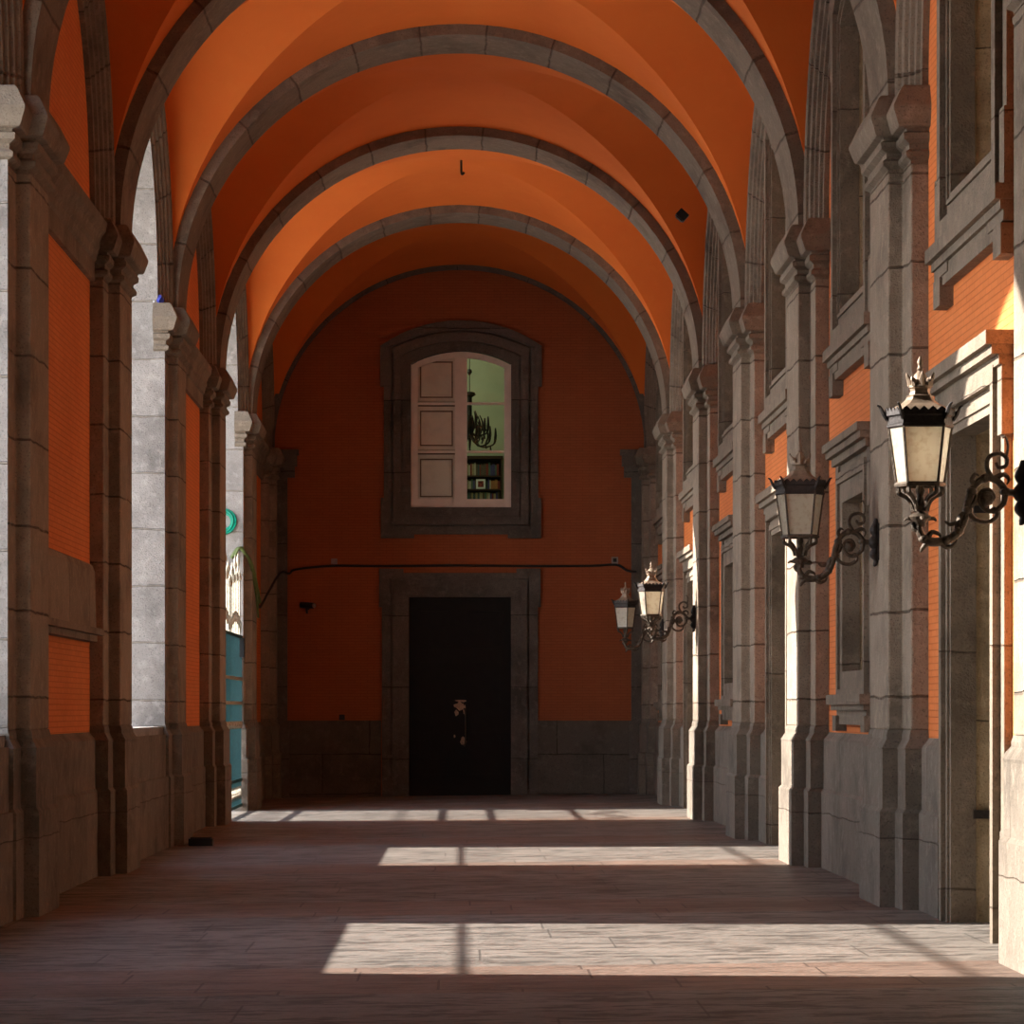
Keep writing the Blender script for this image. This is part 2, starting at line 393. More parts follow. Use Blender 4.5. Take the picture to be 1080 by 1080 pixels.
# cross vaults, one per bay
VA, VH = 3.43, 3.33
def vault(i):
    y0, y1 = P[i]+W1-.02, P[i+1]-W1+.02
    if i == len(P)-2: y1 = YEND
    if i == 0: y0 = -8
    c, bb = (y0+y1)/2, (y1-y0)/2
    N = 22; s = [math.sin(PI/2*k/N) for k in range(-N, N+1)]
    q = lambda t: math.sqrt(max(0, 1-t*t))
    def pt(sx, sy, lat): 
        z = ZS+VH*(q(sy) if lat else q(sx)) + .22*(1-sx*sx)*(1-sy*sy)
        return Vector((VA*sx, c+bb*sy, z))
    m = MB(); n2 = 2*N
    for a in range(n2):
        for b in range(n2):
            sx0, sx1, sy0, sy1 = s[a], s[a+1], s[b], s[b+1]
            cx, cy = a-N+.5, b-N+.5
            def lat_of(): return abs(cx) > abs(cy)
            if abs(abs(cx)-abs(cy)) < .01:
                # diagonal cell: two triangles
                if cx*cy > 0:
                    t1 = [(sx0, sy0), (sx1, sy0), (sx1, sy1)]; t2 = [(sx0, sy0), (sx1, sy1), (sx0, sy1)]
                else:
                    t1 = [(sx0, sy0), (sx1, sy0), (sx0, sy1)]; t2 = [(sx1, sy0), (sx1, sy1), (sx0, sy1)]
                for t in (t1, t2):
                    mx = sum(abs(u) for u, v in t)/3; my = sum(abs(v) for u, v in t)/3
                    m.face([pt(u, v, mx > my) for u, v in t])
            else:
                L = lat_of()
                m.face([pt(sx0, sy0, L), pt(sx1, sy0, L), pt(sx1, sy1, L), pt(sx0, sy1, L)])
    for b in range(n2):   # short level strips to the side walls
        for sg in (-1, 1):
            p0, p1 = pt(sg, s[b], True), pt(sg, s[b+1], True)
            m.face([p0, p1, p1+Vector((sg*(XW-VA), 0, 0)), p0+Vector((sg*(XW-VA), 0, 0))])
    m.build('ceiling', M_vault if i > 3 else M_dark, kind='structure', smooth=20)  # vaults behind the camera dark to absorb bounced light
for i in range(len(P)-1): vault(i)

# ------------------------------------------------------------------ pilasters
def plan(p, half=None):
    pts = [(XW, -(W2+p)), (X2-p, -(W2+p)), (X2-p, -(W1+p)), (X1-p, -(W1+p)), (X1-p, W1+p), (X2-p, W1+p), (X2-p, W2+p), (XW, W2+p)]
    if half: pts = [(x, y) for x, y in pts if y < 0]+[(X1-p, half)]
    return pts
def stepped(prof, name, mat, parent, half=None, smooth=None):
    # local frame: wall plane at local x = 0, nave towards -x
    m = MB(); rings = [[(x-XW, y, z) for x, y in plan(p, half)] for p, z in prof]
    m.skin(rings, False); m.face(rings[-1]); m.face(list(reversed(rings[0])))
    return m.build(name, mat, parent, smooth=smooth)
PED = [(.075, -.05), (.075, .77), (.05, .80), (.05, 1.24), (.055, 1.26), (.03, 1.30), (.012, 1.33), (.012, 1.36), (0, 1.40)]
CAP = [(0, ZS-.58), (.0, ZS-.56), (.042, ZS-.535), (.045, ZS-.50), (.012, ZS-.475), (.016, ZS-.435), (.06, ZS-.405), (.064, ZS-.36), (.034, ZS-.345), (.045, ZS-.325), (.10, ZS-.315),
       (.112, ZS-.30), (.15, ZS-.19), (.15, ZS-.165), (.08, ZS-.02), (.06, ZS)]
def pilaster(name, label, loc, rz, half=None, group=None, mats=None):
    t = thing(name, label, 'pilaster', loc, rz, group)
    a, b, c = mats or (M_dado, M_pil, M_mould)
    stepped(PED, 'pedestal', a, t, half); sh = stepped([(0, 1.40), (0, ZS-.58)], 'shaft', b, t, half); bv = sh.modifiers.new('worn edges', 'BEVEL'); bv.width = .014; bv.segments = 2; bv.limit_method = 'ANGLE'; stepped(CAP, 'capital', c, t, half)
    return t
R_LAB = {4: 'stone pilaster blazing white in sun at the right picture edge, carrying the big bright lantern',
         5: 'brown stepped stone pilaster carrying the shaded lantern, just past the nearest doorway',
         6: 'stone pilaster with a white sunlit face rising behind the shaded lantern',
         7: 'unlit grey pilaster between the second doorway and the second lower blind window',
         8: 'stone pilaster with a narrow white sunlit strip, carrying the lantern third from the viewer',
         9: 'stone pilaster in shade carrying the farthest lantern, last before the end wall corner'}
L_LAB = {4: 'arcade pilaster outside the picture, before the first parapet',
         5: 'large dark pilaster at the left picture edge before the stone tablet',
         6: 'dark stone pilaster between the stone tablet bay and the first open arch with a parapet',
         7: 'brown stone pilaster beyond the pale arch reveal with the small blue litter on its ledge',
         8: 'dark narrow stone pilaster just before the teal iron gate',
         9: 'stone pilaster just beyond the teal iron gate, beside the hose'}
first = None
for i in range(4, 10):
    if first is None: first = pilaster('stone_pilaster', R_LAB[4], (XW, P[4], 0), 0, group='pilasters of the palace wall')
    else: dup(first, (XW, P[i], 0), 0, R_LAB[i])
    if i > 4: dup(first, (-XW, P[i], 0), PI, L_LAB[i], 'pilasters of the arcade piers')
# corner pilasters at the end wall (only the near half stands clear of it)
t = pilaster('corner_pilaster', 'dark half pilaster in the end wall corner on the palace wall side', (XW, P[10], 0), 0, half=YEND-P[10])
t2 = thing('corner_pilaster', 'dark half pilaster in the end wall corner next to the gate side', 'pilaster', (-XW, P[10], 0), 0)
for ch in kids(t):
    c = ch.copy(); c.data = ch.data.copy(); COL.objects.link(c); c.parent = t2
    for v in c.data.vertices: v.co.x = -v.co.x
    c.data.flip_normals()

# ------------------------------------------------------------------ arches
def vault_arch(y0, y1, label, rx=X1, rz=ZS+3.21-ZS, th=.19, mat=None, name='vault_arch'):
    t = tag_o = None
    m = MB(); n = 56; L = 0
    def q(k, e): 
        a = PI*k/n; return (-(rx+e)*math.cos(a), (rz+e)*math.sin(a))
    zb = ZS
    for k in range(n):
        (xa, za), (xb, zb_) = q(k, 0), q(k+1, 0); (xc, zc), (xd, zd) = q(k, th), q(k+1, th)
        l2 = L+math.hypot(xb-xa, zb_-za)
        m.face([(xa, y0, ZS+za), (xb, y0, ZS+zb_), (xb, y1, ZS+zb_), (xa, y1, ZS+za)], [(0, L), (0, l2), (y1-y0, l2), (y1-y0, L)])
        for y in (y0, y1):
            m.face([(xa, y, ZS+za), (xb, y, ZS+zb_), (xd, y, ZS+zd), (xc, y, ZS+zc)], [(5, L), (5, l2), (5+th, l2), (5+th, L)])
        m.face([(xc, y0, ZS+zc), (xd, y0, ZS+zd), (xd, y1, ZS+zd), (xc, y1, ZS+zc)], [(9, L), (9, l2), (10, l2), (10, L)])
        L = l2
    for e in (0, n):
        (xa, za), (xc, zc) = q(e, 0), q(e, th)
        m.face([(xa, y0, ZS+za), (xa, y1, ZS+za), (xc, y1, ZS+zc), (xc, y0, ZS+zc)])
    o = m.build(name, mat or M_arch, smooth=25)
    return tag(o, label, 'arch', 'stone arches across the vault')
A_LAB = {5: 'vault arch whose two feet alone show, at the top corners of the picture',
         6: 'nearest wide stone arch of the vault, its crown above the picture',
         7: 'second wide stone arch across the orange vault, first with its crown in view',
         8: 'middle stone arch across the orange vault, just before the ceiling hook',
         9: 'smallest full stone arch across the vault, before the dark end bay'}
for i in range(5, 10): vault_arch(P[i]-W1, P[i]+W1, A_LAB[i])
o = vault_arch(YEND-.14, YEND, 'thin dark stone rib framing the top of the end wall', rx=3.36, rz=3.27, th=.13, mat=M_dark, name='wall_rib'); del o['group']

def archivolt(i, sgn, label):
    y0, y1 = P[i]+W2, P[i+1]-W2
    if i == 9: y1 = YEND-.42
    c, r = (y0+y1)/2, (y1-y0)/2
    wd = W2-W1
    # moulded section: (radius offset, x)
    sec = [(0, XW), (0, 3.50), (.06, 3.495), (.07, 3.465), (.14, 3.46), (.15, 3.43), (.215, 3.425), (.225, 3.395), (.30, 3.385), (.31, 3.36), (.37, 3.345), (.39, 3.36), (.39, XW)]
    m = MB(); n = 40; L = 0; rings = []; Ls = []
    for k in range(n+1):
        a = PI*k/n
        rings.append([(sgn*x, c-(r+e)*math.cos(a), ZS+(r+e)*math.sin(a)) for e, x in sec]); Ls.append(L); L += PI*(r+.2)/n
    cum = [0]
    for (e0, x0), (e1, x1) in zip(sec[:-1], sec[1:]): cum.append(cum[-1]+math.hypot(e1-e0, x1-x0))
    m.skin(rings, False, uvf=lambda k, i_: (cum[i_], Ls[k]))
    m.face(rings[0]); m.face(rings[-1])
    return tag(m.build('archivolt', M_arch), label, 'archivolt', 'moulded wall arches')
AV_R = {4: 'moulded wall arch leg rising beside the nearest upper window of the palace wall',
        5: 'moulded wall arch around the upper window over the nearest blind window',
        6: 'moulded wall arch around the upper window over the sunlit second doorway',
        7: 'moulded wall arch around the upper window over the second blind window',
        8: 'moulded wall arch around the upper window by the two farthest lanterns',
        9: 'moulded wall arch on the palace wall touching the end wall corner'}
AV_L = {4: 'moulding of the open arch at the top left picture corner',
        5: 'moulded blind arch over the orange bay with the stone tablet',
        6: 'moulding of the first open arch with pale sunlit reveal',
        7: 'moulded blind arch over the narrow orange bay between the open arches',
        8: 'moulding of the open arch above the teal iron gate',
        9: 'moulded blind arch between the gate and the end wall corner'}
for i in range(4, 10): archivolt(i, 1, AV_R[i]); archivolt(i, -1, AV_L[i])

# ------------------------------------------------------------------ dado, parapets and string courses
def strip(prof, y0, y1, sgn):
    m = MB(); rings = [[(sgn*(XW-p), y0, z) for p, z in prof], [(sgn*(XW-p), y1, z) for p, z in prof]]
    m.skin(rings, False); m.face(rings[0]); m.face(rings[1]); return m
DADO = [(0, -.06), (.085, -.06), (.085, .77), (.06, .80), (.06, 1.26), (.05, 1.28), (.02, 1.31), (0, 1.34)]
for i in range(4, 10):
    y0, y1 = P[i]+W2+.02, (P[i+1]-W2-.02 if i < 9 else YEND-.4)
    c = (P[i]+P[i+1])/2
    if i in DOORB:
        for a, b in ((y0, c-1.30), (c+1.30, y1)): strip(DADO, a, b, 1).build('baseboard_right', M_dado, kind='structure')
    else: strip(DADO, y0, y1, 1).build('baseboard_right', M_dado, kind='structure')
    if (i, i+1) in OPEN:
        if i == 8: continue
        m = MB(); z = 1.36
        m.box(-X2+.05, -XO+.12, y0-.02, y1+.02, -.1, .78); m.box(-X2+.015, -XO+.12, y0-.02, y1+.02, .78, z-.09); m.box(-X2-.02, -XO+.09, y0-.02, y1+.02, z-.09, z, 1)
        m.build('parapet_wall', [M_dado, M_pale], kind='structure')
        t = thing('railing', 'iron bars across the open arch over the %s parapet' % ('nearest' if i == 4 else 'second'), 'railing', (-4.25, c, 0), 0, 'iron bars in the open arches')
        for zz, rr in ((2.22, .018), (3.77, .02)):
            m = MB(); m.tube([(0, y0-c-.02, zz), (0, y1-c+.02, zz)], rr, 10); m.build('bar', M_irond, t, smooth=50)
    else:
        strip(DADO, y0, y1, -1).build('baseboard_left', M_dado, kind='structure')
        SC = [(0, ZS-.60), (.05, ZS-.60), (.05, ZS-.42), (.075, ZS-.40), (.085, ZS-.33), (.11, ZS-.30), (.11, ZS-.25), (.13, ZS-.20), (.17, ZS-.15), (.18, ZS-.06), (.12, ZS-.01), (.1, ZS), (0, ZS)]
        strip(SC, y0-.02, y1+.02, -1).build('trim_%d' % (i-4), M_mould, kind='structure')
# end wall dado and short string returns
m = MB()
for a, b in ((-XW+.25, -1.42), (1.42, XW-.25)):
    m.box(a, b, YEND-.05, YEND, -.08, 1.36); m.box(a, b, YEND-.075, YEND, -.08, .74)
m.build('baseboard_back', M_darkdado, kind='structure')
m = MB()
for sg in (-1, 1):
    for pr, z0, z1 in ((.08, ZS-.5, ZS-.30), (.13, ZS-.30, ZS-.1), (.17, ZS-.1, ZS)): m.box(sg*(3.05-pr*.8), sg*XW, YEND-pr, YEND, z0, z1)
    m.box(sg*3.12, sg*XW, YEND-.12, YEND, 1.3, ZS-.5); m.box(sg*3.08, sg*XW, YEND-.17, YEND, -.08, 1.36)
m.build('trim_9', M_dark, kind='structure')

# ------------------------------------------------------------------ frames for doors and windows
# local frame: wall plane at y = 0, viewer side -y, x across, z up
def ring(m, inner, outer, d0, d1, mi=0, closed=False):
    n = len(inner)
    for k in range(n if closed else n-1):
        j = (k+1) % n
        a, b, c, d = inner[k], inner[j], outer[j], outer[k]
        F = lambda p, y: (p[0], y, p[1])
        m.face([F(a, d1), F(b, d1), F(c, d1), F(d, d1)], None, mi)
        if (a[0]-b[0])**2+(a[1]-b[1])**2 > 1e-9: m.face([F(a, d0), F(b, d0), F(b, d1), F(a, d1)], None, mi)
        if (c[0]-d[0])**2+(c[1]-d[1])**2 > 1e-9: m.face([F(d, d0), F(c, d0), F(c, d1), F(d, d1)], None, mi)
    if not closed:
        for k in (0, n-1): m.face([(inner[k][0], d0, inner[k][1]), (outer[k][0], d0, outer[k][1]), (outer[k][0], d1, outer[k][1]), (inner[k][0], d1, inner[k][1])], None, mi)
def seg_arch(hw, zsh, zcr, n=14):
    r = (hw*hw+(zcr-zsh)**2)/(2*(zcr-zsh)); a = math.asin(min(1, hw/r))
    return [(r*math.sin(-a+2*a*k/n), zcr-r+r*math.cos(-a+2*a*k/n)) for k in range(n+1)]
def window_loop(hw, z0, zsh, zcr): return [(-hw, z0)]+seg_arch(hw, zsh, zcr)+[(hw, z0)]
def rect_loop(hw, z0, z1): return [(-hw, z0), (-hw, z1), (hw, z1), (hw, z0)]
def window_frame(parent, mat, mat2, sill=True):
    m = MB()
    ring(m, window_loop(.91, 5.23, 7.83, 8.07), window_loop(1.06, 5.08, 7.955, 8.22), .12, -.055, closed=True)
    ring(m, window_loop(1.02, 5.12, 7.92, 8.18), window_loop(1.23, 4.91, 8.11, 8.41), 0, -.02, closed=True)
    ring(m, window_loop(1.085, 5.055, 7.975, 8.245), window_loop(1.225, 4.915, 8.10, 8.40), -.01, -.105, closed=True)
    ring(m, window_loop(1.215, 4.925, 8.09, 8.39), window_loop(1.29, 4.85, 8.15, 8.46), 0, -.008, closed=True)
    ring(m, window_loop(.955, 5.185, 7.867, 8.115), window_loop(.985, 5.155, 7.892, 8.145), -.05, -.075, closed=True)
    m.build('frame', mat, parent)
    m = MB()
    ring(m, window_loop(1.262, 4.878, 8.13, 8.435), window_loop(1.40, 4.74, 8.20, 8.57), 0, -.06, closed=True)
    for sg in (-1, 1):
        m.box(sg*1.275, sg*1.455, -.085, 0, 4.675, 5.40); m.box(sg*1.275, sg*1.465, -.085, 0, 7.42, 8.12)
        m.box(sg*.85, sg*1.45, -.09, 0, 4.67, 4.79)
    ear = seg_arch(1.47, 8.15, 8.62)
    ring(m, seg_arch(1.39, 8.09, 8.47), ear, 0, -.09)
    m.build('frame_border', mat2, parent)
    if sill:
        m = MB(); m.box(-1.50, 1.50, -.15, 0, 4.80, 4.90); m.box(-1.46, 1.46, -.11, 0, 4.74, 4.80); m.box(-1.34, 1.34, -.08, 0, 4.60, 4.74)
        m.build('sill', mat, parent)
        for sg in (-1, 1):
            m = MB(); m.box(sg*1.12, sg*1.42, -.10, 0, 4.46, 4.66); m.build('corbel', mat, parent)
def door_frame(parent, mat, hw=.925, h=3.60, side=False):
    m = MB()
    k = .30 if not side else .28
    ring(m, rect_loop(hw, -.05, h), rect_loop(hw+k-.007, -.05, h+k-.007), .12, -.06)
    ring(m, rect_loop(hw+k-.11, -.05, h+k-.11), rect_loop(hw+k, -.05, h+k), 0, -.105)
    ring(m, rect_loop(hw+.06, -.05, h+.06), rect_loop(hw+.12, -.05, h+.12), 0, -.078)
    ring(m, rect_loop(hw+k-.02, -.05, h+k-.02), rect_loop(hw+k+.06, -.05, h+k+.06), 0, -.008)
    m.build('frame', mat, parent)
    m = MB(); o2 = hw+k+.19 if not side else hw+k+.15
    ring(m, rect_loop(hw+k+.028, -.05, h+k+.028), rect_loop(o2, -.05, h+k+.14), 0, -.055)
    for sg in (-1, 1):
        m.box(sg*(hw+k+.04), sg*(o2+.05), -.08, 0, h-.18, h+k+.22 if not side else h+k+.15)
        m.box(sg*(hw+.1), sg*(o2+.045), -.085, 0, h+k+.04, h+k+.215 if not side else h+k+.145)
    m.build('frame_border', mat, parent)
    if side:
        m = MB(); z = h+k
        m.box(-o2-.06, o2+.06, -.10, 0, z-.015, z+.05); m.box(-o2-.08, o2+.08, -.15, 0, z+.05, z+.11); m.box(-o2-.1, o2+.1, -.19, 0, z+.11, z+.2)
        m.build('cornice', mat, parent)

# end window
t = struct('window_1', (WX, YEND, 0), 0, 'tall arched white casement window in dark stone surround high on the end wall', 'window')
window_frame(t, M_dark, M_dark, sill=False)
def casement(sg):
    lf = MB(); x0, x1 = sg*.004, sg*.925
    hw = .90
    def top(x, off): 
        r = (hw*hw+.24**2)/(2*.24); return 8.07-r+math.sqrt(r*r-x*x)-off
    # stiles, rails
    y0, y1 = .05, .11
    def slab(xa, xb, za, zb_f, n=6):
        for k in range(n):
            u, v = xa+(xb-xa)*k/n, xa+(xb-xa)*(k+1)/n
            zt0, zt1 = zb_f(u), zb_f(v); zb0, zb1 = za(u), za(v)
            lf.face([(u, y0, zb0), (v, y0, zb1), (v, y0, zt1), (u, y0, zt0)]); lf.face([(u, y1, zb0), (v, y1, zb1), (v, y1, zt1), (u, y1, zt0)])
            lf.face([(u, y0, zb0), (v, y0, zb1), (v, y1, zb1), (u, y1, zb0)]); lf.face([(u, y0, zt0), (v, y0, zt1), (v, y1, zt1), (u, y1, zt0)])
        for u in (xa, xb): lf.face([(u, y0, za(u)), (u, y1, za(u)), (u, y1, zb_f(u)), (u, y0, zb_f(u))])
    cst = lambda z: (lambda x: z)
    slab(x0, sg*.11, cst(5.23), lambda x: top(x, .01)); slab(sg*.785, sg*.90, cst(5.23), lambda x: top(x, .01)); slab(sg*.90, sg*.94, cst(5.23), cst(7.84), 1)
    slab(sg*.11, sg*.785, cst(5.23), cst(5.385)); slab(sg*.11, sg*.785, lambda x: top(x, .12), lambda x: top(x, .01))
    o = lf.build('casement', M_white, t)
    for z in (6.245, 7.12):
        m = MB(); m.box(sg*.11, sg*.785, .045, .10, z-.022, z+.022); m.build('glazing_bar', M_white, o)
    for za, zb in ((5.385, 6.223), (6.267, 7.098), (7.142, None)):
        m = MB()
        if zb: m.face([(sg*.11, .075, za), (sg*.785, .075, za), (sg*.785, .075, zb), (sg*.11, .075, zb)])
        else:
            pts = [(sg*.11, .075, za), (sg*.785, .075, za)]+[(sg*(.785-.675*k/6), .075, top(.785-.675*k/6, .12)) for k in range(7)]
            m.face(pts)
        m.build('pane', M_glass, o)
casement(-1); casement(1)
m = MB(); m.box(-.02, .02, .03, .06, 5.24, 8.06); m.build('meeting_bar', M_white, t)
m = MB(); m.box(-.95, -.02, .20, .22, 5.20, 8.12)
for za, zb in ((5.36, 6.20), (6.29, 7.075), (7.165, 7.97)): m.box(-.80, -.095, .14, .20, za, zb, 1); m.box(-.70, -.195, .115, .14, za+.12, zb-.13, 1); 
for za, zb in ((5.48, 6.07), (6.41, 6.945), (7.285, 7.84)): ring(m, [(x-.4475, z) for x, z in rect_loop(.275, za-.03, zb+.03)], [(x-.4475, z) for x, z in rect_loop(.30, za-.055, zb+.055)], .14, .128, 0, closed=True)
m.build('shutter', [M_shut, M_white], t)
# room behind the window
RB = YEND+4.2
m = MB()
m.face([(-3, RB, 4.6), (3, RB, 4.6), (3, RB, 9.8), (-3, RB, 9.8)])
for x in (-3, 3): m.face([(x, YEND+.35, 4.6), (x, RB, 4.6), (x, RB, 9.8), (x, YEND+.35, 9.8)])
m.face([(-3, YEND+.35, 9.8), (3, YEND+.35, 9.8), (3, RB, 9.8), (-3, RB, 9.8)]); m.face([(-3, YEND+.35, 4.6), (3, YEND+.35, 4.6), (3, RB, 4.6), (-3, RB, 4.6)])
for a, b, c, d in holed(-3, 3, [(WX-.95, WX+.95, 5.20, 8.12)], 0, 4.6, 9.8): m.face([(a, hy, c), (b, hy, c), (b, hy, d), (a, hy, d)])
m.build('wall_library', M_wallg, kind='structure')
ld = bpy.data.lights.new('room_light', 'POINT'); ld.energy = 95; ld.color = (1, .9, .68); ld.shadow_soft_size = .3
lo = bpy.data.objects.new('room_light', ld); COL.objects.link(lo); lo.location = (-1.9, YEND+2.2, 8.6)
# bookcase and books
BX0, BX1, BY = .08, .83, RB-.34
t = thing('bookcase', 'dark wooden bookcase standing in the room behind the upstairs window', 'bookcase', ((BX0+BX1)/2, BY, 4.6))
bw = (BX1-BX0)/2
m = MB(); m.box(-bw, -bw+.03, 0, .32, 0, 1.86); m.box(bw-.03, bw, 0, .32, 0, 1.86); m.box(-bw, bw, .30, .33, 0, 1.86); m.build('carcass', M_wood, t)
m = MB(); m.box(-bw-.02, bw+.02, -.02, .33, 1.82, 1.88); m.build('top_board', M_wood, t)
SH = [.06, .38, .68, .98, 1.24, 1.50]
for z in SH: m = MB(); m.box(-bw+.03, bw-.03, .0, .30, z-.03, z); m.build('shelf_board', M_wood, t)
cols = [(.35, .28, .16), (.12, .09, .06), (.25, .05, .04), (.06, .09, .10), (.42, .36, .22), (.10, .16, .12), (.45, .20, .08), (.08, .07, .20), (.5, .46, .36)]
bm_ = [simple('book_cover_%s' % n, c, .6) for n, c in zip('tan brown red slate cream green ochre navy ivory'.split(), cols)]
for z, nm, hmax in ((.98, 'lowest visible', .22), (1.24, 'middle visible', .21), (1.50, 'top', .27)):
    x = -bw+.035
    while x < bw-.075:
        wdt = random.uniform(.024, .05); hh = hmax*random.uniform(.72, .97)
        b = MB(); b.box(0, wdt-.003, 0, .19, 0, hh)
        o = b.build('book', random.choice(bm_)); o.location = ((BX0+BX1)/2+x, BY+.05, 4.6+z)
        tag(o, 'book on the %s shelf of the bookcase behind the upstairs window' % nm, 'book', 'books on the %s shelf' % nm)
        x += wdt
t = thing('picture_frame', 'small white picture frame with a red picture leaning before books on the middle visible shelf', 'picture', ((BX0+BX1)/2-.04, BY+.02, 4.6+1.24))
m = MB(); ring(m, rect_loop(.055, .035, .155), rect_loop(.09, 0, .19), .02, 0, closed=True); m.build('frame', M_whitep, t)
m = MB(); m.box(-.055, .055, .008, .012, .035, .155); m.build('picture', simple('red_picture', (.35, .06, .05), .6, 0, .8, 25), t)
# chandelier
t = thing('chandelier', 'black many-armed chandelier hanging behind the upstairs window', 'chandelier', (.19, YEND+2.1, 6.55))
m = MB(); m.tube([(0, 0, .5), (0, 0, 3.25)], .010, 6); m.lathe([(0, 1.43), (.04, 1.41), (.05, 1.36), (.01, 1.3)], 10); m.lathe([(0, 1.0), (.10, .98), (.12, .93), (.03, .88), (.02, .8)], 12)
m.lathe([(.05, .9), (.045, .5)], 10); m.lathe([(0, .55), (.08, .5), (.1, .3), (.03, .12), (0, .0)], 10)
m.build('stem', M_black, t)
for k in range(14):
    a = 2*PI*k/14+.2; ca, sa = math.cos(a), math.sin(a); rr = (.50, .36, .43)[k % 3]; z = (.10, .30, .2)[k % 3]
    m = MB(); m.tube([(0, 0, .25), (ca*rr*.4, sa*rr*.4, z-.13), (ca*rr*.9, sa*rr*.9, z-.10), (ca*rr, sa*rr, z+.05), (ca*rr, sa*rr, z+.22)], [.02, .018, .016, .03, .012], 6)
    m.tube([(ca*rr*.6, sa*rr*.6, z-.1), (ca*rr*.72, sa*rr*.72, z+.08), (ca*rr*.55, sa*rr*.55, z+.25)], [.014, .02, .008], 5)
    m.tube([(ca*rr*.8, sa*rr*.8, z-.11), (ca*rr*.82, sa*rr*.82, z-.2)], [.012, .018], 5); m.tube([(ca*rr*.3, sa*rr*.3, z), (ca*rr*.4, sa*rr*.4, z+.2), (ca*rr*.3, sa*rr*.3, z+.34)], [.012, .02, .006], 5)
    m.build('arm', M_black, t, smooth=50)

# end door
t = struct('door_1', (0.01, YEND, 0), 0, 'black panelled double door in dark stone surround on the end wall', 'door')
door_frame(t, M_dark)
for sg in (-1, 1):
    m = MB(); m.box(sg*0, sg*.94, .06, .12, -.1, 3.64)
    for za, zb in ((.32, 1.15), (1.36, 2.5), (2.72, 3.42)):
        ring(m, rect_loop(.255, za+.075, zb-.075), rect_loop(.33, za, zb), .06, .02, closed=True)
        for q in range(len(m.v)-64, len(m.v)): pass
    # shift the panel mouldings to the leaf centre
    for q in range(24, len(m.v)): m.v[q] = m.v[q]+Vector((sg*.465, 0, 0))
    lf = m.build('door_leaf', M_doorb, t)
m = MB(); m.box(-.045, .045, .03, .10, -.02, 3.605); m.build('cover_strip', M_doorb, t)
m = MB(); m.tube([(.075, .04, .90), (.10, -.02, 1.0), (.10, -.02, 1.5), (.075, .04, 1.58)], .016, 8); m.build('door_handle', M_iron, t, smooth=50)
for k, (px, pz, wx, wz) in enumerate(((.0, 1.63, .12, .10), (-.06, 1.50, .06, .07), (.08, 1.55, .03, .12), (.06, .99, .07, .10), (-.10, 1.08, .025, .04), (.02, 1.72, .17, .03))):
    random.seed(k+3); m = MB(); n = 11
    pts = [(px+wx*random.uniform(.45, 1)*math.cos(2*PI*j/n), .027-.0005*k, pz+wz*random.uniform(.4, 1)*math.sin(2*PI*j/n)) for j in range(n)]
    m.face(pts); m.face([(x, y+.002, z) for x, y, z in reversed(pts)])
    for j in range(n):
        q, r_ = pts[j], pts[(j+1) % n]; m.face([q, r_, (r_[0], r_[1]+.002, r_[2]), (q[0], q[1]+.002, q[2])])
    m.build('torn_paper', M_paper, t)

# palace wall doors and windows
nwin, ndoor = 2, 2
UW = {4: 'nearest upper window of the palace wall, blind, in a moulded stone frame with corbelled sill',
      5: 'upper blind window above the nearest lower window, behind the shaded lantern',
      6: 'upper window above the second doorway on the palace wall', 7: 'upper window above the second lower window', 8: 'upper window above the third doorway', 9: 'upper window nearest the end wall'}
for i in range(4, 10):
    c = (P[i]+P[i+1])/2
    t = struct('window_%d' % nwin, (XW, c, 0), -PI/2, UW[i], 'window'); nwin += 1
    window_frame(t, M_mould, M_mould)
    if i in DOORB:
        t = struct('door_%d' % ndoor, (XW, c, 0), -PI/2, {4: 'nearest side doorway in a stone frame, sun patches on its lintel', 6: 'second side doorway, behind the shaded lantern', 8: 'third side doorway, beside the far lanterns'}[i], 'doorway'); ndoor += 1
        door_frame(t, M_mould, .86, 3.50, True)
        m = MB(); m.box(-.865, .865, .86, .92, 0, 3.5)
        m.build('door_leaf', M_doorb, t)
        if i == 4:
            m = MB(); m.box(-.86, -.83, .10, .24, .78, .84); m.build('latch', M_irond, t)
            m = MB(); m.box(-.86, -.83, .10, .22, 2.95, 3.0); m.build('hinge', M_irond, t)
    else:
        t = struct('window_%d' % nwin, (XW, c, 0), -PI/2, {5: 'nearest lower window, blind, in a stone frame above the dado', 7: 'second lower window in a stone frame', 9: 'last lower window by the end wall'}[i], 'window'); nwin += 1
        m = MB(); ring(m, rect_loop(.72, 1.90, 3.44), rect_loop(.993, 1.667, 3.713), .1, -.06, closed=True)
        ring(m, rect_loop(.9, 1.74, 3.62), rect_loop(1.0, 1.66, 3.72), 0, -.085, closed=True); m.build('frame', M_mould, t)
        m = MB(); ring(m, rect_loop(.97, 1.70, 3.69), rect_loop(1.16, 1.70, 3.81), 0, -.04)
        for sg in (-1, 1): m.box(sg*1.012, sg*1.21, -.062, 0, 3.3, 3.82)
        m.build('frame_border', M_mould, t)
        m = MB(); m.box(-1.22, 1.22, -.10, 0, 3.80, 3.87); m.box(-1.25, 1.25, -.15, 0, 3.87, 3.93); m.box(-1.28, 1.28, -.18, 0, 3.93, 4.0); m.build('cornice', M_mould, t)
        m = MB(); m.box(-1.22, 1.22, -.15, 0, 1.60, 1.69); m.box(-1.18, 1.18, -.11, 0, 1.55, 1.60); m.box(-1.05, 1.05, -.07, 0, 1.42, 1.55); m.build('sill', M_mould, t)
        for sg in (-1, 1): m = MB(); m.box(sg*.88, sg*1.14, -.10, 0, 1.36, 1.5); m.build('corbel', M_mould, t)

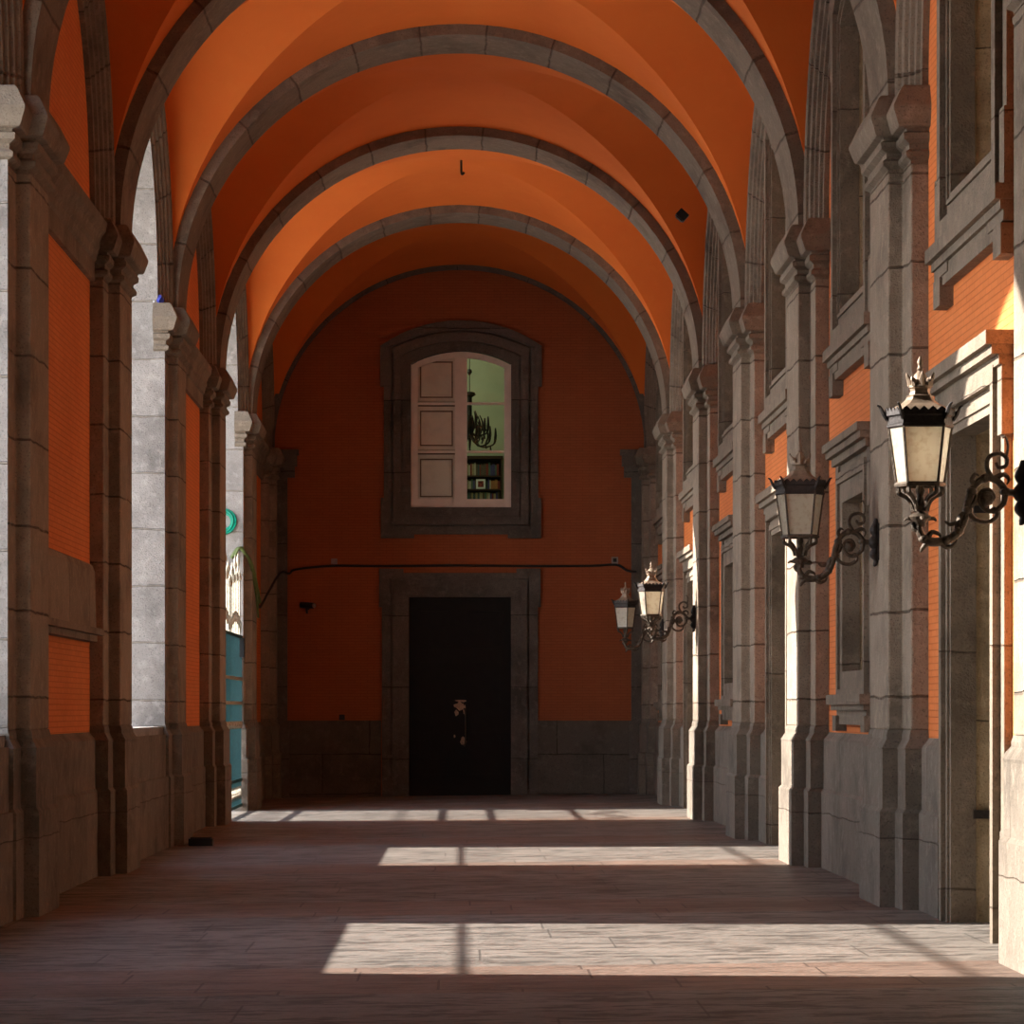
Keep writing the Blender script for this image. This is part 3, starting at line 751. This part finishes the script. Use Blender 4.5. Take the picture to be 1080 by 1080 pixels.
# ------------------------------------------------------------------ stone tablet in the first blind bay
c = (P[5]+P[6])/2
t = thing('wall_tablet', 'brown stone tablet over a thin ledge on the orange bay beside the large dark pilaster', 'tablet', (-XW, c, 0), PI/2)
m = MB()   # local: x along the bay, viewer side -y
prof = []
hw = 2.02; n = 8
front = [(-hw, 0)]+[(-hw+.10*(1-math.cos(PI/2*k/n)), -.10*math.sin(PI/2*k/n)) for k in range(1, n+1)]
front += [(-x, y) for x, y in reversed(front)]
rings = [[(x*s_, y*q_, z) for x, y in front] for z, s_, q_ in ((2.32, 1.0, 1.0), (2.86, .985, .9), (2.92, .97, .7), (2.94, .95, .4))]
m.skin(rings, False); m.face(rings[-1]); m.face(rings[0]); m.build('slab', M_ashlar, t)
m = MB(); m.box(-hw-.06, hw+.06, -.16, 0, 2.26, 2.32); m.box(-hw+.02, hw-.02, -.10, 0, 2.20, 2.26); m.build('ledge', M_mould, t)

# ------------------------------------------------------------------ wall lanterns
U = .00123
def uz(cx, cy): return ((800-cx)*U, (710-cy)*U)
def lantern(label, y, zm, rot, lean=0):
    # local: origin on the wall at the mount, nave side = -x
    t = thing('wall_lantern', label, 'lantern', (X1, y, zm), 0, 'wall lanterns on scrolled brackets')
    AX = -.62
    ang = [math.radians(a)+rot for a in (-90-39, -90+39, 0, 90-39, 90+39, 180)]
    def hexr(r, z): return [(AX+r*math.cos(a), r*math.sin(a), z) for a in ang]
    RT, RB_, ZT, ZB = .184, .138, .368, .035
    top, bot = hexr(RT, ZT), hexr(RB_, ZB)
    fr = MB()
    for k in range(6): fr.tube([bot[k], top[k]], .0085, 6)
    fr.skin([hexr(RB_+.012, ZB-.012), hexr(RB_+.016, ZB), hexr(RB_+.008, ZB+.014), hexr(RB_-.012, ZB+.014), hexr(RB_-.012, ZB-.012), hexr(RB_+.012, ZB-.012)])
    fo = fr.build('frame', M_iron, t)
    for k in range(6):
        j = (k+1) % 6; g = MB(); q = .006
        A = [Vector(v) for v in (bot[k], bot[j], top[j], top[k])]; cen = Vector((AX, 0, (ZT+ZB)/2))
        A = [v+(Vector((cen.x, cen.y, v.z))-v).normalized()*.003 for v in A]
        g.face(A); g.build('glass_pane', M_milk, fo, weld=False)
    rf = MB()
    rf.skin([hexr(r, z) for r, z in ((.198, .448), (.178, .468), (.148, .488), (.112, .506), (.088, .526), (.076, .545), (.08, .553), (.063, .558), (.057, .578), (.062, .592), (.045, .597))], cap=True)
    rf.build('roof', M_roofm, t)
    gb = MB()
    gb.skin([hexr(r, z) for r, z in ((.186, .362), (.196, .37), (.196, .38), (.188, .385), (.192, .425), (.205, .435), (.205, .448), (.18, .45), (.175, .362), (.186, .362))])
    # scalloped cresting between the corners
    for k in range(6):
        a, b = Vector(hexr(.206, .445)[k]), Vector(hexr(.206, .445)[(k+1) % 6]); nn = 5
        for q in range(nn):
            p0, p1 = a.lerp(b, q/nn), a.lerp(b, (q+1)/nn); pm = (p0+p1)/2+Vector((0, 0, .03)); cc = Vector((AX, 0, .44)); inn = (cc-pm); inn.z = 0; inn = inn.normalized()*.008
            arc = [p0, p0+Vector((0, 0, .012)), p0.lerp(p1, .25)+Vector((0, 0, .026)), p0.lerp(p1, .5)+Vector((0, 0, .036)), p0.lerp(p1, .75)+Vector((0, 0, .026)), p1+Vector((0, 0, .012)), p1]
            gb.face(arc); gb.face([v+inn for v in reversed(arc)])
            for i in range(len(arc)-1): gb.face([arc[i], arc[i+1], arc[i+1]+inn, arc[i]+inn])
        o_ = Vector((math.cos(ang[k]), math.sin(ang[k]), 0)); c0 = Vector((AX, 0, 0))
        gb.tube([c0+o_*.19+Vector((0, 0, .41)), c0+o_*.212+Vector((0, 0, .445)), c0+o_*.232+Vector((0, 0, .485)), c0+o_*.25+Vector((0, 0, .497))], [.012, .013, .009, .004], 6)
    gb.build('gallery', M_irond, t)
    cr = MB()
    cr.lathe([(.05, .59), (.066, .60), (.066, .612), (.055, .618), (.056, .625)], 16, (AX, 0, 0))
    for k in range(8):
        a = 2*PI*k/8+rot; o_ = Vector((math.cos(a), math.sin(a), 0)); c0 = Vector((AX, 0, 0)); hz = .69 if k % 2 == 0 else .662
        cr.tube([c0+o_*.056+Vector((0, 0, .61)), c0+o_*.062+Vector((0, 0, .64)), c0+o_*.076+Vector((0, 0, hz-.02)), c0+o_*.078+Vector((0, 0, hz))], [.019, .017, .011, .003], 6)
    cr.lathe([(.045, .61), (.05, .64), (.035, .675), (.02, .69), (.014, .70)], 14, (AX, 0, 0), cap=True)
    co = cr.build('crown', M_roofm, t, smooth=45)
    fn = MB(); fn.lathe([(.008, .69), (.016, .70), (.02, .71), (.012, .722), (.014, .735), (.018, .75), (.012, .765), (.004, .782)], 12, (AX, 0, 0), cap=True); fn.build('finial', M_roofm, co, smooth=50)
    bs = MB()
    bs.lathe([(.02, .03), (.03, .0), (.018, -.03), (.03, -.07), (.04, -.10), (.028, -.125), (.05, -.135), (.066, -.15), (.06, -.165), (.035, -.18), (.03, -.21)], 14, (AX, 0, 0), cap=True)
    for k in range(6):
        o_ = Vector((math.cos(ang[k]), math.sin(ang[k]), 0)); c0 = Vector((AX, 0, 0))
        bs.tube([c0+o_*.125+Vector((0, 0, .028)), c0+o_*.125+Vector((0, 0, -.012)), c0+o_*.085+Vector((0, 0, -.035)), c0+o_*.055+Vector((0, 0, -.07)), c0+o_*.04+Vector((0, 0, -.115))], [.012, .016, .013, .011, .014], 6)
    for a in (0, PI/2, PI, 3*PI/2): bs.tube([(AX+.03*math.cos(a), .03*math.sin(a), -.165), (AX+.075*math.cos(a), .075*math.sin(a), -.16), (AX+.095*math.cos(a), .095*math.sin(a), -.175)], [.014, .012, .005], 6)
    bs.build('support', M_iron, t, smooth=50)
    def path(pts): return [(-uz(cx, cy)[0], 0, uz(cx, cy)[1]) for cx, cy in pts]
    ar = MB()
    ar.tube(path([(295, 850), (288, 885), (305, 925), (345, 950), (415, 945), (475, 905), (508, 835), (525, 750), (555, 685), (605, 650), (660, 662), (697, 710), (690, 775)]), [.028, .022, .024, .028, .024, .026, .022, .024, .02, .022, .02, .022, .016], 8)
    ar.tube(path([(345, 945), (320, 965), (305, 985), (298, 1000)]), [.022, .018, .013, .004], 6)
    ar.tube(path([(505, 830), (470, 858), (435, 868), (412, 852)]), [.016, .014, .012, .006], 6)
    ar.tube(path([(470, 890), (490, 830), (520, 810)]), [.02, .022, .012], 6)
    ar.tube(path([(690, 712), (735, 718), (790, 716)]), [.026, .02, .026], 8)
    for lp in ([(330, 935), (352, 905), (385, 915), (392, 930)], [(390, 950), (420, 975), (455, 965), (470, 940)], [(520, 790), (548, 770), (560, 735), (552, 715)], [(300, 900), (270, 890), (262, 868), (272, 855)], [(560, 690), (540, 660), (555, 630), (575, 640)], [(650, 650), (690, 632), (715, 655), (705, 680)]):
        ar.tube(path(lp), [.02, .016, .011, .004], 6)
    for cx, cy in ((312, 935), (415, 945), (478, 900), (520, 800), (540, 712), (605, 650), (697, 712)):
        ar.lathe([(0, -.03), (.026, -.018), (.033, 0), (.026, .018), (0, .03)], 8, path([(cx, cy)])[0])
    ar.build('arm', M_iron, t, smooth=60)
    sc = MB()
    sc.tube(path([(690, 770), (650, 805), (600, 795), (575, 750), (590, 710), (625, 705), (645, 740), (625, 765)]), [.016, .015, .014, .013, .012, .012, .012, .01], 8)
    cxz = path([(612, 745)])[0]
    sc.lathe([(.0, -.045), (.03, -.035), (.045, 0), (.03, .035), (0, .045)], 12, cxz)
    sc.tube(path([(515, 795), (555, 845), (615, 858), (658, 830), (650, 795), (630, 800)]), [.016, .014, .013, .014, .013, .008], 8)
    sc.tube(path([(640, 655), (612, 600), (622, 550), (670, 532), (705, 555), (700, 592), (668, 598), (655, 575)]), [.018, .014, .013, .013, .013, .012, .012, .01], 8)
    sc.tube(path([(700, 555), (712, 500), (700, 455), (685, 462)]), [.01, .008, .007, .004], 6)
    sc.build('scroll', M_iron, t, smooth=60)
    pl = MB()
    pl.tube(path([(782, 565), (778, 600), (770, 640), (778, 675), (768, 720), (778, 760), (768, 795), (782, 830), (775, 860), (765, 868)]), [.012, .022, .036, .026, .048, .028, .036, .02, .018, .006], 10)
    pl.box(-.014, 0, -.035, .035, -.15, .14)
    pl.build('wall_plate', M_irond, t, smooth=60)
    return t
lantern('big bright lantern nearest the viewer, its milky glass sunlit on a scrolled bracket', 18.2, 2.825, 0)
lantern('shaded dark lantern on the brown pilaster, second from the viewer', P[5], 2.88, -.10)
lantern('sunlit lantern beside the white strip of pilaster, its finial just under the wall cable', P[8], 2.84, .12)
lantern('farthest and smallest lantern, partly behind the third one', P[9]+.1, 2.84, -.55)

# ------------------------------------------------------------------ gate, hose, cable, small fittings
g0, g1 = P[8]+W2, P[9]-W2; gc = (g0+g1)/2; gl = (g1-g0)/2
t = thing('iron_gate', 'teal iron gate with pale gilded spearheads closing the farthest open arch', 'gate', (-X2-.03, gc, fz(-X2)))
for sg in (-1, 1):
    m = MB(); n = 18
    for k in range(n+1):
        y = sg*(.02+(gl-.04)*k/n); m.box(-.011, .011, y-.011, y+.011, .12, 2.75)
    m.build('leaf_bars', M_teal, t)
    for z in (.10, .50, 1.70, 2.08, 2.74):
        m = MB(); m.box(-.022, .022, sg*.01, sg*(gl-.01), z-.025, z+.025); m.build('rail', M_teal if z < 1 or z > 2.5 else M_gold, t)
    m = MB()
    for k in range(n):
        y = sg*(.02+(gl-.04)*(k+.5)/n); m.lathe([(.01, 2.0), (.028, 2.06), (.012, 2.12), (.0, 2.13)], 6, (0, y, -.7)); 
        m.tube([(0, y-.05, .2), (.012, y, .3), (0, y+.05, .4)], .008, 5); m.tube([(0, y+.05, .2), (-.012, y, .3), (0, y-.05, .4)], .008, 5)
    m.build('collar', M_gold, t)
    m = MB()
    for k in range(n):   # scrollwork crest
        y = sg*(.06+(gl-.12)*k/n); zc = 2.86+.16*math.sin(PI*k/n)
        m.tube([(0, y+.11*math.cos(a)*(1-a/9), zc+.11*math.sin(a)*(1-a/9)) for a in [j*.7 for j in range(11)]], .012, 6)
    m.build('scroll_crest', M_gold, t, smooth=60)
    m = MB()
    for k in range(7):
        y = sg*(.08+(gl-.16)*k/7); zt = 3.35+(.5 if k % 2 else .25)*math.sin(PI/2*(k+2)/8)
        m.tube([(0, y, 2.76), (0, y, zt)], .013, 6); m.lathe([(.013, 0), (.034, .05), (.02, .12), (0, .22)], 8, (0, y, zt))
    m.build('spearheads', M_gold, t, smooth=60)
m = MB(); m.box(-.05, .08, gl-.55, gl-.3, 2.42, 2.72); m.build('lock_box', M_black, t)
hy_ = g1-.03
t = tag((lambda m: (m.tube([(math.cos(a)*(.165+.035*math.sin(a*.37)), -.03-.02*math.sin(a*.9), math.sin(a)*(.165+.035*math.sin(a*.37))) for a in [j*.35 for j in range(150)]], .016, 6, smooth=False), m.build('garden_hose', M_hose, smooth=60))[1])(MB()), 'coil of bright green hose hung on the pale arch reveal above the gate', 'hose')
t.location = (-3.73, g1-.01, 4.53)
m = MB(); m.tube([(-3.60, g1-.05, 3.95), (-3.50, g1-.06, 4.10), (-3.40, g1-.02, 4.05), (-3.30, P[9]-.58, 3.85), (-3.26, P[9]-.1, 3.55), (-3.24, P[9]+.4, 3.3)], .028, 8); m.tube([(-3.55, g1-.08, 3.98), (-3.44, g1-.06, 4.12), (-3.32, P[9]-.62, 3.85), (-3.265, P[9]-.1, 3.4), (-3.255, P[9]+.2, 3.05)], .02, 8)
tag(m.build('olive_hose', M_hosey, smooth=60), 'olive green hose looping over the pilaster beside the gate', 'hose')
m = MB(); y = YEND-.02
m.tube([(-3.26, P[9]+.45, 3.45), (-3.29, P[9]+1.2, 3.25), (-3.22, P[10]-1.0, 3.98), (-3.08, YEND-.19, 4.02), (-2.95, YEND-.15, 4.10), (-2.3, y, 4.17), (-1.4, y, 4.165), (0, y-.02, 4.175), (1.4, y-.02, 4.165), (2.4, y, 4.17), (2.85, y, 4.19), (3.03, YEND-.14, 4.08), (3.2, YEND-.2, 4.05)], .022, 8)
tag(m.build('wall_cable', M_rubber, smooth=60), 'dark cable strung across the end wall just above the black door', 'cable')
def small(name, label, cat, bx, mat, detail=None):
    t = thing(name, label, cat, bx[0]); sx, sy, sz = bx[1]
    m = MB(); m.box(-sx, sx, -sy*2, 0, -sz, sz); m.build('housing', mat, t)
    m = MB(); m.box(-sx*.55, sx*.55, -sy*2-.012, -sy*2, -sz*.55, sz*.55); m.build('lid', detail or mat, t)
small('junction_box', 'pale junction box on the cable above the small security camera', 'junction box', ((-2.27, YEND, 4.25), (.055, .03, .05)), M_grey)
small('junction_box', 'pale square junction box with dark centre on the cable near the far lanterns', 'junction box', ((2.82, YEND, 4.27), (.06, .03, .06)), M_grey, M_black)
small('vent_box', 'small dark box on the dado beside the black door', 'box', ((-2.13, YEND, 1.42), (.05, .03, .05)), M_black)
t = thing('security_camera', 'small dark security camera on the end wall beside the black door', 'camera', (-2.75, YEND, 3.42))
m = MB(); m.lathe([(.05, 0), (.05, .03), (.02, .035), (.02, .1)], 12, cap=True)
for k in range(len(m.v)): v = m.v[k]; m.v[k] = Vector((v.x, -v.z, v.y))
m.build('mount', M_black, t)
m = MB(); m.tube([(-.12, -.10, .04), (.11, -.22, .02)], .055, 12, smooth=False); m.build('body', M_black, t, smooth=50)
m = MB(); m.tube([(.11, -.22, .02), (.135, -.235, .018)], .04, 12, smooth=False); m.build('lens_ring', M_grey, t, smooth=50)
m = MB(); m.tube([(-.02, -.13, .0), (-.01, -.12, -.12)], .02, 8, smooth=False); m.build('bracket', M_black, t)
# ceiling hook and vault vent
t = tag((lambda m: (m.tube([(0, 0, .06), (0, 0, -.16), (.02, 0, -.19), (.04, 0, -.16)], .018, 8), m.build('ceiling_hook', M_black, smooth=50))[1])(MB()), 'small black hook hanging from the crown of the orange vault', 'hook')
t.location = (.03, (P[8]+P[9])/2, ZS+VH+.2)
t = thing('vault_vent', 'small dark square vent on the orange vault beside the palace wall', 'vent', (2.915, 41.0, 8.03))
t.rotation_euler = (0, .75, 0)
m = MB(); m.box(-.07, .07, -.08, .08, -.05, .06); m.build('housing', M_black, t)
m = MB(); m.box(-.05, .05, -.06, .06, -.065, -.05); m.build('grille', M_irond, t)
# litter on the ledge and block by the pier foot
t = thing('crumpled_packet', 'blue and white crumpled packet lying on the pilaster ledge by the pale reveal', 'litter', (-3.48, P[7]-W2+.02, ZS+.0))
m = MB(); m.lathe([(0, 0), (.035, .0), (.045, .03), (.035, .08), (.02, .1), (0, .105)], 8, mod=lambda k, r, z: 1+.25*math.sin(k*2.3+z*40)); m.build('foil', M_blue, t)
m = MB(); m.lathe([(0, 0), (.03, .0), (.035, .03), (.02, .06), (0, .065)], 7, (-.06, 0, 0), mod=lambda k, r, z: 1+.25*math.sin(k*3.1)); m.build('wrapper', M_whitep, t)
t = thing('rubber_block', 'flat black block on the floor at the foot of the brown pilaster', 'block', (-3.02, P[7]-.66, fz(-3.02)))
m = MB(); m.box(-.14, .14, -.10, .10, 0, .085); m.build('body', M_black, t)
m = MB(); m.box(-.12, .12, -.08, .08, .085, .10); m.build('top_pad', M_rubber, t)
